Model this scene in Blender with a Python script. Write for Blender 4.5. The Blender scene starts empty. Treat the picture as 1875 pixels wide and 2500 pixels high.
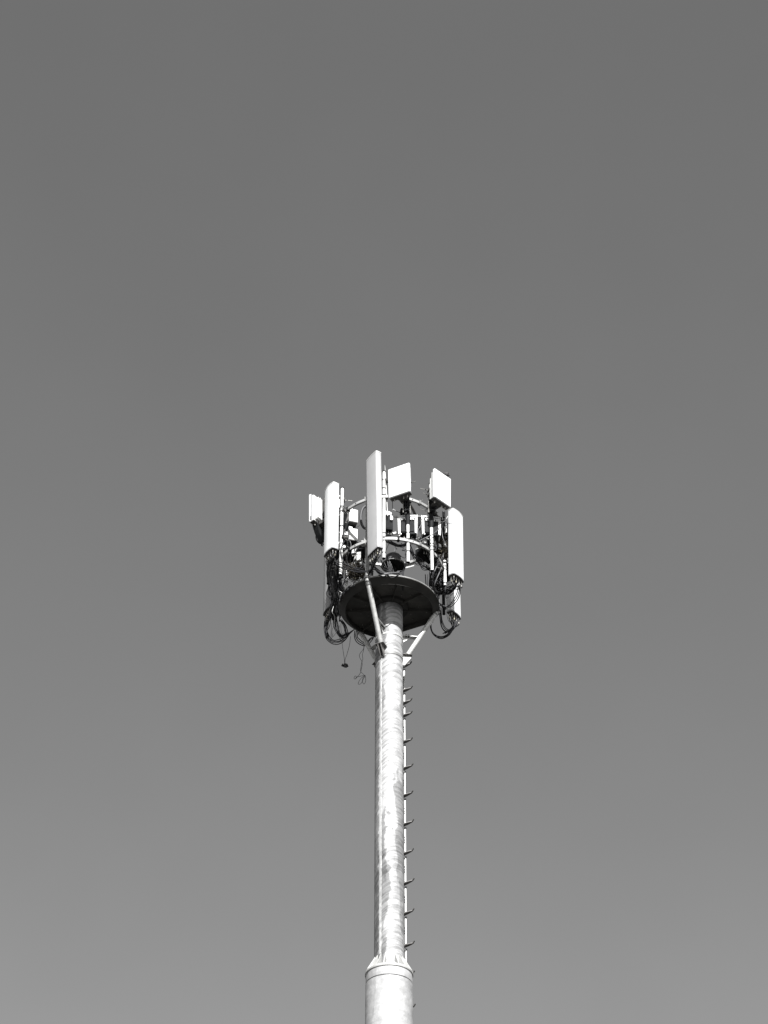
import bpy, bmesh, math, random
from mathutils import Vector, Matrix
R = math.radians
random.seed(11)
S = bpy.context.scene
COL = S.collection

# ------------------------------------------------------------ camera, sky, sun, exposure
FPX, PITCH = 4900.0, R(41.0)
CAMP = Vector((0.0, -33.15, 1.6))
cam = bpy.data.cameras.new('camera'); camo = bpy.data.objects.new('camera', cam); COL.objects.link(camo)
camo.location = CAMP; camo.rotation_euler = (math.pi/2 + PITCH, 0, 0)
cam.sensor_fit = 'VERTICAL'; cam.sensor_height = 36.0; cam.sensor_width = 27.0
cam.lens = FPX/2500*36.0; cam.shift_x = -12.5/2500; cam.clip_end = 6000; cam.clip_start = 0.1
S.camera = camo
SUN_EL, SUN_AZ = 40.0, 9.0            # azimuth: to the right of straight behind the camera
w = bpy.data.worlds.new("World"); S.world = w; w.use_nodes = True
nt = w.node_tree; nt.nodes.clear()
sky = nt.nodes.new('ShaderNodeTexSky'); sky.sky_type = 'NISHITA'; sky.sun_disc = False
sky.sun_elevation = R(SUN_EL); sky.sun_rotation = R(180 - SUN_AZ)
sky.air_density = 1.0; sky.dust_density = 0.6; sky.ozone_density = 1.0
sep = nt.nodes.new('ShaderNodeSeparateColor')       # black-and-white film: keeps one channel of the sky
mixg = nt.nodes.new('ShaderNodeMath'); mixg.operation = 'MULTIPLY'; mixg.inputs[1].default_value = 0.7
mixb = nt.nodes.new('ShaderNodeMath'); mixb.operation = 'MULTIPLY_ADD'; mixb.inputs[1].default_value = 0.3
comb = nt.nodes.new('ShaderNodeCombineColor')
bg = nt.nodes.new('ShaderNodeBackground'); bg.inputs[1].default_value = 0.078
out = nt.nodes.new('ShaderNodeOutputWorld'); L = nt.links.new
L(sky.outputs[0], sep.inputs[0]); L(sep.outputs[0], mixg.inputs[0]); L(sep.outputs[1], mixb.inputs[0]); L(mixg.outputs[0], mixb.inputs[2])
for i in range(3): L(mixb.outputs[0], comb.inputs[i])
tcw = nt.nodes.new('ShaderNodeTexCoord'); nz = nt.nodes.new('ShaderNodeTexNoise'); nz.inputs['Scale'].default_value = 7; nz.inputs['Detail'].default_value = 4   # very faint high haze
mrz = nt.nodes.new('ShaderNodeMapRange'); mrz.inputs[1].default_value = .3; mrz.inputs[2].default_value = .7; mrz.inputs[3].default_value = .975; mrz.inputs[4].default_value = 1.025
vmz = nt.nodes.new('ShaderNodeVectorMath'); vmz.operation = 'SCALE'
L(tcw.outputs['Generated'], nz.inputs['Vector']); L(nz.outputs[0], mrz.inputs[0]); L(comb.outputs[0], vmz.inputs[0]); L(mrz.outputs[0], vmz.inputs['Scale'])
L(vmz.outputs[0], bg.inputs[0]); L(bg.outputs[0], out.inputs[0])
sl = bpy.data.lights.new('sun', 'SUN'); sl.energy = 4.3; sl.angle = R(0.53); sl.color = (1.0, 0.998, 0.994)
so = bpy.data.objects.new('sun', sl); COL.objects.link(so)
sd = Vector((math.sin(R(SUN_AZ))*math.cos(R(SUN_EL)), -math.cos(R(SUN_AZ))*math.cos(R(SUN_EL)), math.sin(R(SUN_EL))))
so.rotation_euler = sd.to_track_quat('Z', 'Y').to_euler(); so.location = sd*200
S.view_settings.view_transform = 'Standard'; S.view_settings.look = 'None'
S.view_settings.exposure = 1.34; S.view_settings.gamma = 1.0
S.render.engine = 'CYCLES'; S.cycles.max_bounces = 6

# ------------------------------------------------------------ measuring helpers
FWD = Vector((0, math.cos(PITCH), math.sin(PITCH))); UP = Vector((0, -math.sin(PITCH), math.cos(PITCH)))
def atf(X, Y, wy):           # photo pixel -> point on the vertical plane y = wy
    d = FWD + Vector((1, 0, 0))*((X-950.0)/FPX) + UP*(-(Y-1250.0)/FPX)
    return CAMP + d*((wy-CAMP.y)/d.y)
K = 430/1534
def at(cx, cy, wy): return atf(730+cx*K, 1080+cy*K, wy)
ZP = at(783, 1440, 0).z      # height of the platform
def pol(az, r, z): return Vector((math.sin(R(az))*r, -math.cos(R(az))*r, ZP+z))   # azimuth 0 faces the camera, + to the right

# ------------------------------------------------------------ materials
def mat(name, col, rough=0.5, metal=0.0, noise=0.0, scale=6.0, bump=0.0, spec=0.5):
    m = bpy.data.materials.new(name); m.use_nodes = True; t = m.node_tree; b = t.nodes['Principled BSDF']
    b.inputs['Roughness'].default_value = rough; b.inputs['Metallic'].default_value = metal
    b.inputs['Specular IOR Level'].default_value = spec
    tc = t.nodes.new('ShaderNodeTexCoord'); n = t.nodes.new('ShaderNodeTexNoise'); n.inputs['Scale'].default_value = scale
    n.inputs['Detail'].default_value = 6; t.links.new(tc.outputs['Object'], n.inputs['Vector'])
    r = t.nodes.new('ShaderNodeValToRGB'); lo = [max(c*(1-noise), 0) for c in col]; hi = [min(c*(1+noise), 1) for c in col]
    r.color_ramp.elements[0].position = .35; r.color_ramp.elements[1].position = .65
    r.color_ramp.elements[0].color = (*lo, 1); r.color_ramp.elements[1].color = (*hi, 1)
    t.links.new(n.outputs[0], r.inputs[0]); t.links.new(r.outputs[0], b.inputs['Base Color'])
    if bump:
        bp = t.nodes.new('ShaderNodeBump'); bp.inputs['Strength'].default_value = bump; bp.inputs['Distance'].default_value = .01
        t.links.new(n.outputs[0], bp.inputs['Height']); t.links.new(bp.outputs[0], b.inputs['Normal'])
    return m
def zinc(name, dark, light, patch, zs=1.0, wp=3.2, runs=False, sk=.8):
    """hot-dip galvanised steel: spangle, sweeping run marks and dull oxidised patches"""
    m = bpy.data.materials.new(name); m.use_nodes = True; t = m.node_tree; b = t.nodes['Principled BSDF']; N = t.nodes.new; k = t.links.new
    tc = N('ShaderNodeTexCoord')
    sx_ = N('ShaderNodeSeparateXYZ'); k(tc.outputs['Object'], sx_.inputs[0])      # crescents bend away from the weld seam
    q1 = N('ShaderNodeMath'); q1.operation = 'SUBTRACT'; q1.inputs[1].default_value = .15; k(sx_.outputs[0], q1.inputs[0])
    q2 = N('ShaderNodeMath'); q2.operation = 'MULTIPLY'; k(q1.outputs[0], q2.inputs[0]); k(q1.outputs[0], q2.inputs[1])
    q3 = N('ShaderNodeMath'); q3.operation = 'MULTIPLY_ADD'; q3.inputs[1].default_value = wp; k(q2.outputs[0], q3.inputs[0]); k(sx_.outputs[2], q3.inputs[2])
    warp = N('ShaderNodeCombineXYZ'); k(sx_.outputs[0], warp.inputs[0]); k(sx_.outputs[1], warp.inputs[1]); k(q3.outputs[0], warp.inputs[2])
    def noise(sx, sy, sz, sc, det, dist=0.0, src=None):
        mp = N('ShaderNodeMapping'); mp.inputs['Scale'].default_value = (sx, sy, sz); k(src or tc.outputs['Object'], mp.inputs[0])
        n = N('ShaderNodeTexNoise'); n.inputs['Scale'].default_value = sc; n.inputs['Detail'].default_value = det
        n.inputs['Distortion'].default_value = dist; k(mp.outputs[0], n.inputs[0]); return n.outputs[0]
    def ramp(v, a, c, lo, hi):
        r = N('ShaderNodeMapRange'); r.inputs[1].default_value = a; r.inputs[2].default_value = c
        r.inputs[3].default_value = lo; r.inputs[4].default_value = hi; k(v, r.inputs[0]); return r.outputs[0]
    def mul(a, c, op='MULTIPLY'):
        q = N('ShaderNodeMath'); q.operation = op
        for i, v in enumerate((a, c)):
            if isinstance(v, float): q.inputs[i].default_value = v
            else: k(v, q.inputs[i])
        return q.outputs[0]
    streak = noise(1.1, 1.1, 9*zs, 1.5, 4, .5, warp.outputs[0])          # sweeping crescent marks
    big = noise(1, 1, .32, 1.25, 3, .6)                  # large patches along the shaft
    edge = noise(1, 1, .8, 5, 6, .4)
    fine = noise(1, 1, 1, 40, 3)
    pm = ramp(mul(big, mul(edge, .22), 'ADD'), .63, .65, 0.0, 1.0)     # crisp-edged patches
    sm = mul(ramp(streak, .42, .62, 0.0, 1.0), ramp(noise(1, 1, .7, 1.3, 3), .33, .52, 0.0, 1.0))
    base = mul(mul(ramp(fine, .3, .7, .90, 1.07), ramp(noise(1, 1, 1, 11, 5), .35, .65, .86, 1.06)), light)
    base = mul(base, ramp(sm, 0, 1, 1.05, sk))
    base = mul(base, ramp(pm, 0, 1, 1.0, patch))
    if runs:      # ragged darker tone left of the weld seam, dull zinc runs right of it
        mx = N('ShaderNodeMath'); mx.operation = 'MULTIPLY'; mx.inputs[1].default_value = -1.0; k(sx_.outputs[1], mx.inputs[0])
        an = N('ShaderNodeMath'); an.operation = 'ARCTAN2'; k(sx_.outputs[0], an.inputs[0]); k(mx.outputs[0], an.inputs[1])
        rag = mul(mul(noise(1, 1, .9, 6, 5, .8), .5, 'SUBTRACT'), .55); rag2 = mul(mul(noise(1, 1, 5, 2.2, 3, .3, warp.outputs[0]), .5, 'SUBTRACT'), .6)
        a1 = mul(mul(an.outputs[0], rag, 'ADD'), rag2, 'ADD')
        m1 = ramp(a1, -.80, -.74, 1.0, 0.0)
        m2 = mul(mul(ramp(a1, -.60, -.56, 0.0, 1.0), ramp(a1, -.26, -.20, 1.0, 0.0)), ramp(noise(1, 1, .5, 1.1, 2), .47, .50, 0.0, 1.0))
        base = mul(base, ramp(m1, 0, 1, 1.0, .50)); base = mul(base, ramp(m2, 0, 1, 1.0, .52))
    base = mul(base, ramp(noise(1, 1, .5, 1.6, 4), .35, .65, dark/light, 1.0))
    cc = N('ShaderNodeCombineColor'); k(base, cc.inputs[0]); k(base, cc.inputs[1]); k(mul(base, 1.0), cc.inputs[2])
    k(cc.outputs[0], b.inputs['Base Color']); b.inputs['Metallic'].default_value = .12
    k(ramp(pm, 0, 1, .62, .75), b.inputs['Roughness']); b.inputs['Specular IOR Level'].default_value = .3
    bp = N('ShaderNodeBump'); bp.inputs['Strength'].default_value = .3; bp.inputs['Distance'].default_value = .005
    k(mul(streak, mul(edge, .5), 'ADD'), bp.inputs['Height']); k(bp.outputs[0], b.inputs['Normal'])
    return m
M = dict(
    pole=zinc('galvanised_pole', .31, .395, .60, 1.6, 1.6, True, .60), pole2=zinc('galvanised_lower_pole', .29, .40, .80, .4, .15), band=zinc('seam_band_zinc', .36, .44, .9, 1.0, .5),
    seam=mat('weld_zinc', (.45,.45,.44), .5, .2, .35, 14),
    shaderad=mat('shade_grey_radome', (.24,.24,.24), .5, 0, .05, 4),  # white radome greyed so its colour carries the rear panel's shade
    steel=mat('galvanised_steel', (.42,.42,.41), .5, .25, .14, 9, .15),
    ringsteel=mat('ring_rail_steel', (.33,.33,.325), .55, .2, .2, 5, .15),
    steel_dull=mat('dull_galvanised_steel', (.19,.19,.187), .6, .2, .2, 7, .2),
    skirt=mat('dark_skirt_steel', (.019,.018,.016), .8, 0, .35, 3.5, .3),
    foot=mat('dark_foot_steel', (.13,.125,.12), .65, .1, .25, 7, .2),
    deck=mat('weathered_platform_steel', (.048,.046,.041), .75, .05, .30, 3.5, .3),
    darksteel=mat('dark_weathered_steel', (.05,.048,.045), .7, .1, .25, 8, .2),
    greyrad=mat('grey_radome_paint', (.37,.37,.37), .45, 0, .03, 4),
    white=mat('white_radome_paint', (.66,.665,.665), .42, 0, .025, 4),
    white2=mat('off_white_paint', (.58,.58,.57), .5, 0, .08, 5),
    cap=mat('grey_plastic_cap', (.25,.25,.255), .6, 0, .1, 12),
    under=mat('dark_connector_plate', (.045,.042,.04), .6, 0, .25, 15),
    dark=mat('dark_cast_housing', (.011,.0115,.012), .7, 0, .3, 10, .2, .15),
    duct=mat('dark_grey_duct', (.045,.045,.047), .6, 0, .1, 10),
    grey=mat('grey_cover', (.075,.075,.078), .55, 0, .1, 10),
    cable=mat('black_cable_sheath', (.011,.011,.013), .6, 0, .2, 20, 0, .25),
    cable2=mat('grey_cable_sheath', (.07,.07,.073), .45, 0, .2, 20),
    cable3=mat('pale_cable_sheath', (.5,.5,.49), .5, 0, .2, 20),
    conn=mat('connector_metal', (.5,.49,.46), .35, .7, .15, 20),
    tape=mat('pale_tape', (.5,.47,.36), .6, 0, .2, 20),
    twig=mat('dry_twig', (.030,.025,.020), .85, 0, .4, 10), twig2=mat('pale_straw', (.11,.095,.065), .85, 0, .3, 10),
    bird=mat('dark_feathers', (.035,.033,.034), .8, 0, .3, 25), beak=mat('horn_beak', (.16,.14,.12), .5, 0, .1, 25),
    ground=mat('dark_asphalt_ground', (.04,.04,.039), .9, 0, .25, .15))

# ------------------------------------------------------------ mesh building
class MB:
    def __init__(s): s.v = []; s.f = []
    def add(s, vs, fs):
        o = len(s.v); s.v += [Vector(v) for v in vs]; s.f += [[i+o for i in f] for f in fs]; return s
    def box(s, c, size, m=None, bev=0.0):
        bm = bmesh.new(); bmesh.ops.create_cube(bm, size=1.0)
        bmesh.ops.scale(bm, vec=size, verts=bm.verts)
        if bev: bmesh.ops.bevel(bm, geom=bm.edges[:], offset=bev, segments=2, affect='EDGES')
        mm = m or Matrix.Identity(3); bm.verts.ensure_lookup_table(); bm.verts.index_update()
        s.add([mm @ v.co + Vector(c) for v in bm.verts], [[v.index for v in f.verts] for f in bm.faces]); bm.free(); return s
    def tube(s, pts, r, n=10, cap=True):
        pts = [Vector(p) for p in pts]; rr = r if isinstance(r, (list, tuple)) else [r]*len(pts)
        t0 = (pts[1]-pts[0]).normalized(); a = t0.orthogonal().normalized(); vs = []
        for i, p in enumerate(pts):
            t = ((pts[min(i+1, len(pts)-1)]-pts[max(i-1, 0)])).normalized()
            a = (a - t*a.dot(t)); a = a.normalized() if a.length > 1e-6 else t.orthogonal().normalized()
            b = t.cross(a)
            vs += [p + (a*math.cos(2*math.pi*j/n) + b*math.sin(2*math.pi*j/n))*rr[i] for j in range(n)]
        fs = [[i*n+j, i*n+(j+1) % n, (i+1)*n+(j+1) % n, (i+1)*n+j] for i in range(len(pts)-1) for j in range(n)]
        if cap: fs += [list(range(n))[::-1], [(len(pts)-1)*n+j for j in range(n)]]
        return s.add(vs, fs)
    def bar(s, a, b, wd, th, upv=(0, 0, 1), bev=0.0):      # flat bar from a to b: wd sideways, th along upv
        a, b = Vector(a), Vector(b); x = (b-a).normalized(); z = Vector(upv); z = (z-x*z.dot(x)).normalized(); y = z.cross(x)
        mm = Matrix((x, y, z)).transposed(); return s.box((a+b)/2, ((b-a).length, wd, th), mm, bev)
    def prism(s, poly, z0, z1, fn=lambda p: p):            # polygon (x,y) extruded in z, mapped by fn
        n = len(poly); vs = [fn(Vector((x, y, z))) for z in (z0, z1) for x, y in poly]
        fs = [[i, (i+1) % n, n+(i+1) % n, n+i] for i in range(n)] + [list(range(n))[::-1], list(range(n, 2*n))]
        return s.add(vs, fs)
    def lathe(s, prof, c=(0, 0, 0), n=64, m=None, a0=0, a1=360, closed=False):
        full = abs(a1-a0) >= 359.9; k = n if full else n+1; vs = []; mm = m or Matrix.Identity(3)
        for i in range(k):
            a = R(a0+(a1-a0)*i/n)
            vs += [mm @ Vector((math.sin(a)*r, -math.cos(a)*r, z)) + Vector(c) for r, z in prof]
        q = len(prof); fs = []
        for i in range(n):
            i2 = (i+1) % k
            for j in range(q if closed else q-1): fs.append([i*q+j, i2*q+j, i2*q+(j+1) % q, i*q+(j+1) % q])
        if closed and not full: fs += [list(range(q)), [n*q+j for j in range(q)][::-1]]
        return s.add(vs, fs)
    def build(s, name, m, parent=None, ang=35, flat=False):
        me = bpy.data.meshes.new(name); me.from_pydata(s.v, [], s.f); me.materials.append(M[m])
        bm = bmesh.new(); bm.from_mesh(me); bmesh.ops.recalc_face_normals(bm, faces=bm.faces); bm.to_mesh(me); bm.free()
        if not flat:
            me.polygons.foreach_set('use_smooth', [True]*len(me.polygons)); me.set_sharp_from_angle(angle=R(ang))
        o = bpy.data.objects.new(name, me); COL.objects.link(o)
        if parent: o.parent = parent; o.matrix_parent_inverse = world(parent).inverted()
        return o
def world(o):
    m = o.matrix_basis.copy()
    return world(o.parent) @ o.matrix_parent_inverse @ m if o.parent else m
def tag(o, label, cat, group=None):
    o['label'] = label; o['category'] = cat
    if group: o['group'] = group
    return o
def thing(name, loc, label, cat, group=None, rz=0.0):
    o = bpy.data.objects.new(name, None); COL.objects.link(o); o.location = loc; o.rotation_euler = (0, 0, rz); o.empty_display_size = .2
    return tag(o, label, cat, group)
def spline(pts, sub=7):
    P = [Vector(p) for p in pts]; P = [P[0]*2-P[1]] + P + [P[-1]*2-P[-2]]; o = []
    for i in range(1, len(P)-2):
        for j in range(sub):
            t = j/sub; a, b, c, d = P[i-1:i+3]
            o.append(.5*((2*b) + (c-a)*t + (2*a-5*b+4*c-d)*t*t + (3*b-a-3*c+d)*t**3))
    return o + [P[-2]]

# ------------------------------------------------------------ ground
g = MB().lathe([(0.0, 0.0), (60, 0), (400, 0), (3000, 0)], n=64).build('ground', 'ground'); g['kind'] = 'structure'

# ------------------------------------------------------------ tower
tower = thing('cell_tower', (0, 0, 0), 'tall galvanised steel monopole tower with round platform and two ring rails', 'tower')
def depth(p): return (p-CAMP).dot(FWD)
def rad_at(yfull, wpx):
    r = .29
    for _ in range(4):
        p = atf(950, yfull, -r); r = wpx*depth(Vector((0, 0, p.z)))/(2*FPX)
    return r, atf(950, yfull, -r).z
r1, z1 = rad_at(1654, 68.0); r2, z2 = rad_at(2250, 73.2); slope = (r2-r1)/(z2-z1)
rU = lambda z: r1 + slope*(z-z1)
rl, zl = rad_at(2420, 115.5)
zF = atf(950, 2356, -rl).z - 0.0       # flange lower edge
ztop = ZP + .06
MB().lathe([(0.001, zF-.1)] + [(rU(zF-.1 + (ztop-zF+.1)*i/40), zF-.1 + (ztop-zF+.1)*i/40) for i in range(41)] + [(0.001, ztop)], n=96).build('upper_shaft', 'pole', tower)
prof = [(rl*1.12, 0), (rl*1.12, .04), (rl+.01, .04), (rl+.004, .4), (rl+.004, zF-.205), (rl+.004, zF-.192), (rl-.016, zF-.188), (rl-.016, zF-.170), (rl, zF-.166), (rl, zF)]
MB().lathe(prof, n=96).build('lower_shaft', 'pole2', tower)
MB().lathe([(rl-.1, zF+.001), (rl+.012, zF+.001), (rl+.016, zF+.008), (rl+.016, zF+.042), (rl+.012, zF+.05), (rU(zF)+.002, zF+.05)], n=96).build('flange', 'steel', tower)
# a second thin band under the flange
for i in range(20):                                  # stiffening gussets above the flange
    az = i*18 + 5
    rr0, rr1 = rU(zF)-.004, rl+.002
    rad = Vector((math.sin(R(az)), -math.cos(R(az)), 0)); tan = Vector((math.cos(R(az)), math.sin(R(az)), 0))
    fn = lambda p: rad*p.x + Vector((0, 0, p.y)) + tan*p.z
    MB().prism([(rr0, zF+.052), (rr1, zF+.052), (rr1, zF+.075), (rr0+.012, zF+.33), (rr0, zF+.33)], -.007, .007, fn).build('gusset', 'steel', tower)
# weld seam up the shaft
az = -33
sp = []
for i in range(60):
    z = zF+.34 + (ZP-1.36-zF-.34)*i/59; sp.append(Vector((math.sin(R(az))*(rU(z)-.004), -math.cos(R(az))*(rU(z)-.004), z)))
MB().tube(sp, [.007+.003*random.random() for _ in sp], 8).build('weld_seam', 'seam', tower)
MB().lathe([(rU(z)+.002, z) for z in [zF+.34 + (ZP-1.36-zF-.34)*i/30 for i in range(31)]], n=6, a0=-41.5, a1=-34.5).build('seam_band', 'band', tower)
for dz, hh in ((-1.34, .07), (-.86, .045)):          # weld rings at the top section
    z = ZP+dz; r = rU(z)
    MB().lathe([(r-.002, z-hh), (r+.009, z-hh+.006), (r+.009, z-.006), (r-.002, z)], n=96).build('weld_ring', 'steel_dull' if dz < -1 else 'steel', tower)
# platform: flat disc with a turned-down conical skirt, cut away by a chord at the climbing opening
RP = 1.05
def router(azd):
    a = azd % 360
    if 108 < a < 183:
        dx, dy = math.sin(R(a)), -math.cos(R(a)); nx, ny = .479, 1.0          # chord  .479 x + y = .784
        d = dx*nx + dy*ny
        return min(RP, .784/d)
    return RP
angs = [i*2.5 for i in range(144)] + [108.01, 182.99]; angs = sorted(angs)
vs, fs = [], []; n = len(angs)
for a in angs:
    ro = router(a); cut = 108 < a % 360 < 183
    for r, z in ((.2, .035), (ro, .035), (ro, 0.0), (.2, 0.0)): vs.append(pol(a, r, z))
for i in range(n):
    j = (i+1) % n
    for q in range(4): fs.append([i*4+q, j*4+q, j*4+(q+1) % 4, i*4+(q+1) % 4])
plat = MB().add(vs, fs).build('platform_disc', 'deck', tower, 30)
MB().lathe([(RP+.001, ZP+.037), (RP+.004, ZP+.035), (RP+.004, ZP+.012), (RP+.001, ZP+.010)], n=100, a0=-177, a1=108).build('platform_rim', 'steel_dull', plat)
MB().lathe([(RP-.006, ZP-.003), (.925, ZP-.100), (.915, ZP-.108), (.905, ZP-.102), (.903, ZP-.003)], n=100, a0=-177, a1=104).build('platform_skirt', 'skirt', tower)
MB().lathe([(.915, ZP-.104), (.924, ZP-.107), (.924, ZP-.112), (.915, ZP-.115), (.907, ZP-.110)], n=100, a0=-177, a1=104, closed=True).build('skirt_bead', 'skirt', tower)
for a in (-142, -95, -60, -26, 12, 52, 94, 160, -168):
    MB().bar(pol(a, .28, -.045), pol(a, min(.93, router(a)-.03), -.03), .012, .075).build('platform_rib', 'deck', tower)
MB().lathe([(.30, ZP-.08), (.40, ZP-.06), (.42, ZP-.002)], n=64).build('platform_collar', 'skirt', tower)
for i in range(26):                                  # bolts and small fittings under the plate
    a = i*13.8+4; rb = (.62, .80, .50)[i % 3]
    if rb < router(a)-.05: MB().tube([pol(a, rb, -.022), pol(a, rb, .001)], .012, 6).build('platform_bolt', 'foot', plat)
# closing plate beside the opening
MB().bar(pol(109, .98, -.07), Vector((.12, .73, ZP-.07)), .012, .14).build('opening_plate', 'deck', tower)
# braces, their feet and posts
for k, a in enumerate((-26, 97.5, -142)):
    top, bot = pol(a, 1.0, -.03), pol(a, .39, -1.20)
    br = MB().tube([top + (top-bot)*.0, top.lerp(bot, .5), bot], .051, 20).build('brace', 'steel', tower)
    MB().lathe([(.053, -.02), (.060, -.016), (.060, .016), (.053, .02)], top.lerp(bot, .04), 20, (bot-top).to_track_quat('Z', 'Y').to_matrix()).build('brace_collar', 'steel_dull', br)
    tan = Vector((math.cos(R(a)), math.sin(R(a)), 0)); rad = Vector((math.sin(R(a)), -math.cos(R(a)), 0))
    zb = ZP-1.245; r0 = rU(zb)-.01
    ft = MB().box(rad*(.375) + Vector((0, 0, zb)), (.19, .19, .012), Matrix((tan, rad, Vector((0, 0, 1)))).transposed(), .003).build('brace_foot', 'foot', tower)  # feet coloured darker to imitate the shade they sit in
    for sgn in (-1, 1):
        fn = lambda p: rad*p.x + Vector((0, 0, p.y)) + tan*p.z
        MB().prism([(r0, zb-.007), (.46, zb-.007), (.455, zb-.05), (r0+.04, zb-.25), (r0, zb-.25)], sgn*.034-.006, sgn*.034+.006, fn).build('foot_gusset', 'foot' if k != 1 else 'steel', ft)  # gussets of the shaded feet carry the same darkened colour
    # tie plate half way down
    zt = ZP-.74; m1 = bot.lerp(top, (zt-bot.z)/(top.z-bot.z))
    tp = MB().bar(rad*(rU(zt)-.01)+Vector((0, 0, zt)), Vector((m1.x, m1.y, zt)), .11, .012).build('tie_plate', 'steel', tower)
    fn = lambda p: rad*p.x + Vector((0, 0, p.y)) + tan*p.z
    MB().prism([(rU(zt)-.01, zt-.008), (rU(zt)+.17, zt-.008), (rU(zt)-.01, zt-.16)], -.006, .006, fn).build('tie_gusset', 'steel', tp)
    for q in (.07, .12):
        for s2 in (-.032, .032):
            c = rad*(rU(zt)+q)+tan*s2+Vector((0, 0, zt+.006)); MB().tube([c-Vector((0, 0, .03)), c+Vector((0, 0, .03))], .013, 6).build('bolt', 'dark', tp)
    MB().tube([pol(a, 1.035, -.05), pol(a, 1.035, 2.16)], .045, 20).build('post', 'steel_dull', tower)
    MB().lathe([(.046, -.03), (.062, -.025), (.062, .025), (.046, .03)], pol(a, 1.035, .05), 20).build('post_collar', 'steel_dull', tower)
# ring rails
RR = 1.145
def ring(z, gaps, name):
    for a0, a1 in gaps:
        rg = MB().lathe([(RR-.022, ZP+z-.031), (RR+.022, ZP+z-.031), (RR+.022, ZP+z+.031), (RR-.022, ZP+z+.031)], n=int((a1-a0)/3)+2, a0=a0, a1=a1, closed=True).build(name, 'ringsteel', tower, 40)
        nb = max(2, int((a1-a0)/20))
        for i in range(nb):
            a = a0 + (a1-a0)*(i+.5)/nb; p = pol(a, RR+.02, z); q = pol(a, RR+.031, z)
            MB().tube([p, q], .011, 6).build('bolt_head', 'dark', rg)
    for a, _ in gaps:
        p = pol(a-.6, RR, z); rad = Vector((math.sin(R(a)), -math.cos(R(a)), 0)); tan = Vector((math.cos(R(a)), math.sin(R(a)), 0))
        MB().box(p+rad*.0, (.012, .10, .13), Matrix((tan, rad, Vector((0, 0, 1)))).transposed(), .002).build('splice_plate', 'steel', tower)
ring(2.10, ((-25, 96), (97.2, 216.8), (218, 333.8)), 'upper_ring')
ring(0.93, ((-25, 96), (97.2, 216.8), (218, 333.8)), 'lower_ring')
# climbing rail and steps
XR, YR = .335, .45
zr0, zr1 = 1.2, ZP-1.0
yst = [1629, 1688, 1719, 1749, 1813, 1878, 1945, 2015, 2086, 2159.5, 2233, 2311, 2384, 2466]
zst = [atf(985, y, YR).z + .01 for y in yst]
dzs = zst[-2]-zst[-1]
z = zst[-1]-dzs
while z > 1.6: zst.append(z); z -= dzs
rail_top = ZP-1.0
edges = [rail_top] + zst + [.6]
for i in range(len(zst)):
    hi = (zst[i-1] if i else rail_top) - (.09 if i else 0); lo = zst[i] + .05
    if hi-lo > .05:
        MB().box((XR-.022, YR, (hi+lo)/2), (.026, .012, hi-lo), None, .002).build('climbing_rail', 'white2', tower)
MB().box((XR-.038, YR+.012, (rail_top+.3)/2), (.012, .03, rail_top-.3), None).build('rail_spine', 'darksteel', tower)
for i, z in enumerate(zst):
    rise = Vector((.175, -.055, .055)); a = Vector((XR-.13, YR+.03, z-.02)); b = Vector((XR+.118+random.uniform(-.008, .008), YR-.06+random.uniform(-.01, .01), z+.035+random.uniform(-.008, .008)))
    d = (b-a); hh = Vector((d.y, -d.x, 0)).normalized(); bt = MB()
    sec = [(0, .045), (.55, .042), (.85, .026), (1.0, .014)]; vv = []
    for t_, w_ in sec:
        for sg, dz_ in ((-1, -.008), (1, -.008), (1, .008), (-1, .008)): vv.append(a+d*t_+hh*w_*sg+Vector((0, 0, dz_)))
    ff = [[4*i_+j_, 4*i_+(j_+1) % 4, 4*i_+4+(j_+1) % 4, 4*i_+4+j_] for i_ in range(3) for j_ in range(4)] + [[3, 2, 1, 0], [12, 13, 14, 15]]
    st = bt.add(vv, ff).build('step', 'foot', tower)
    e = b + Vector((.022, -.012, .04)); MB().bar(b-Vector((.008, 0, .006)), e, .03, .014, (0, 0, 1)).build('step_tip', 'darksteel', st)
    MB().box((XR-.02, YR-.006, z-.075), (.046, .02, .035), None, .003).build('rail_clamp', 'dark', tower)
    if i and zst[i-1]-z > .5:
        zm = (z+zst[i-1])/2
        for q in (-.07, -.02, .04): MB().box((XR-.036, YR-.009, zm+q), (.018, .02, .022), None, .002).build('rail_bolt', 'dark', tower)
    if i % 3 == 2:
        r = rU(z)-.02 if z > zF else rl-.02
        MB().bar((XR-.04, YR, z-.1), (r*.6, r*.8, z-.1), .05, .01).build('rail_standoff', 'steel', tower)

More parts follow.
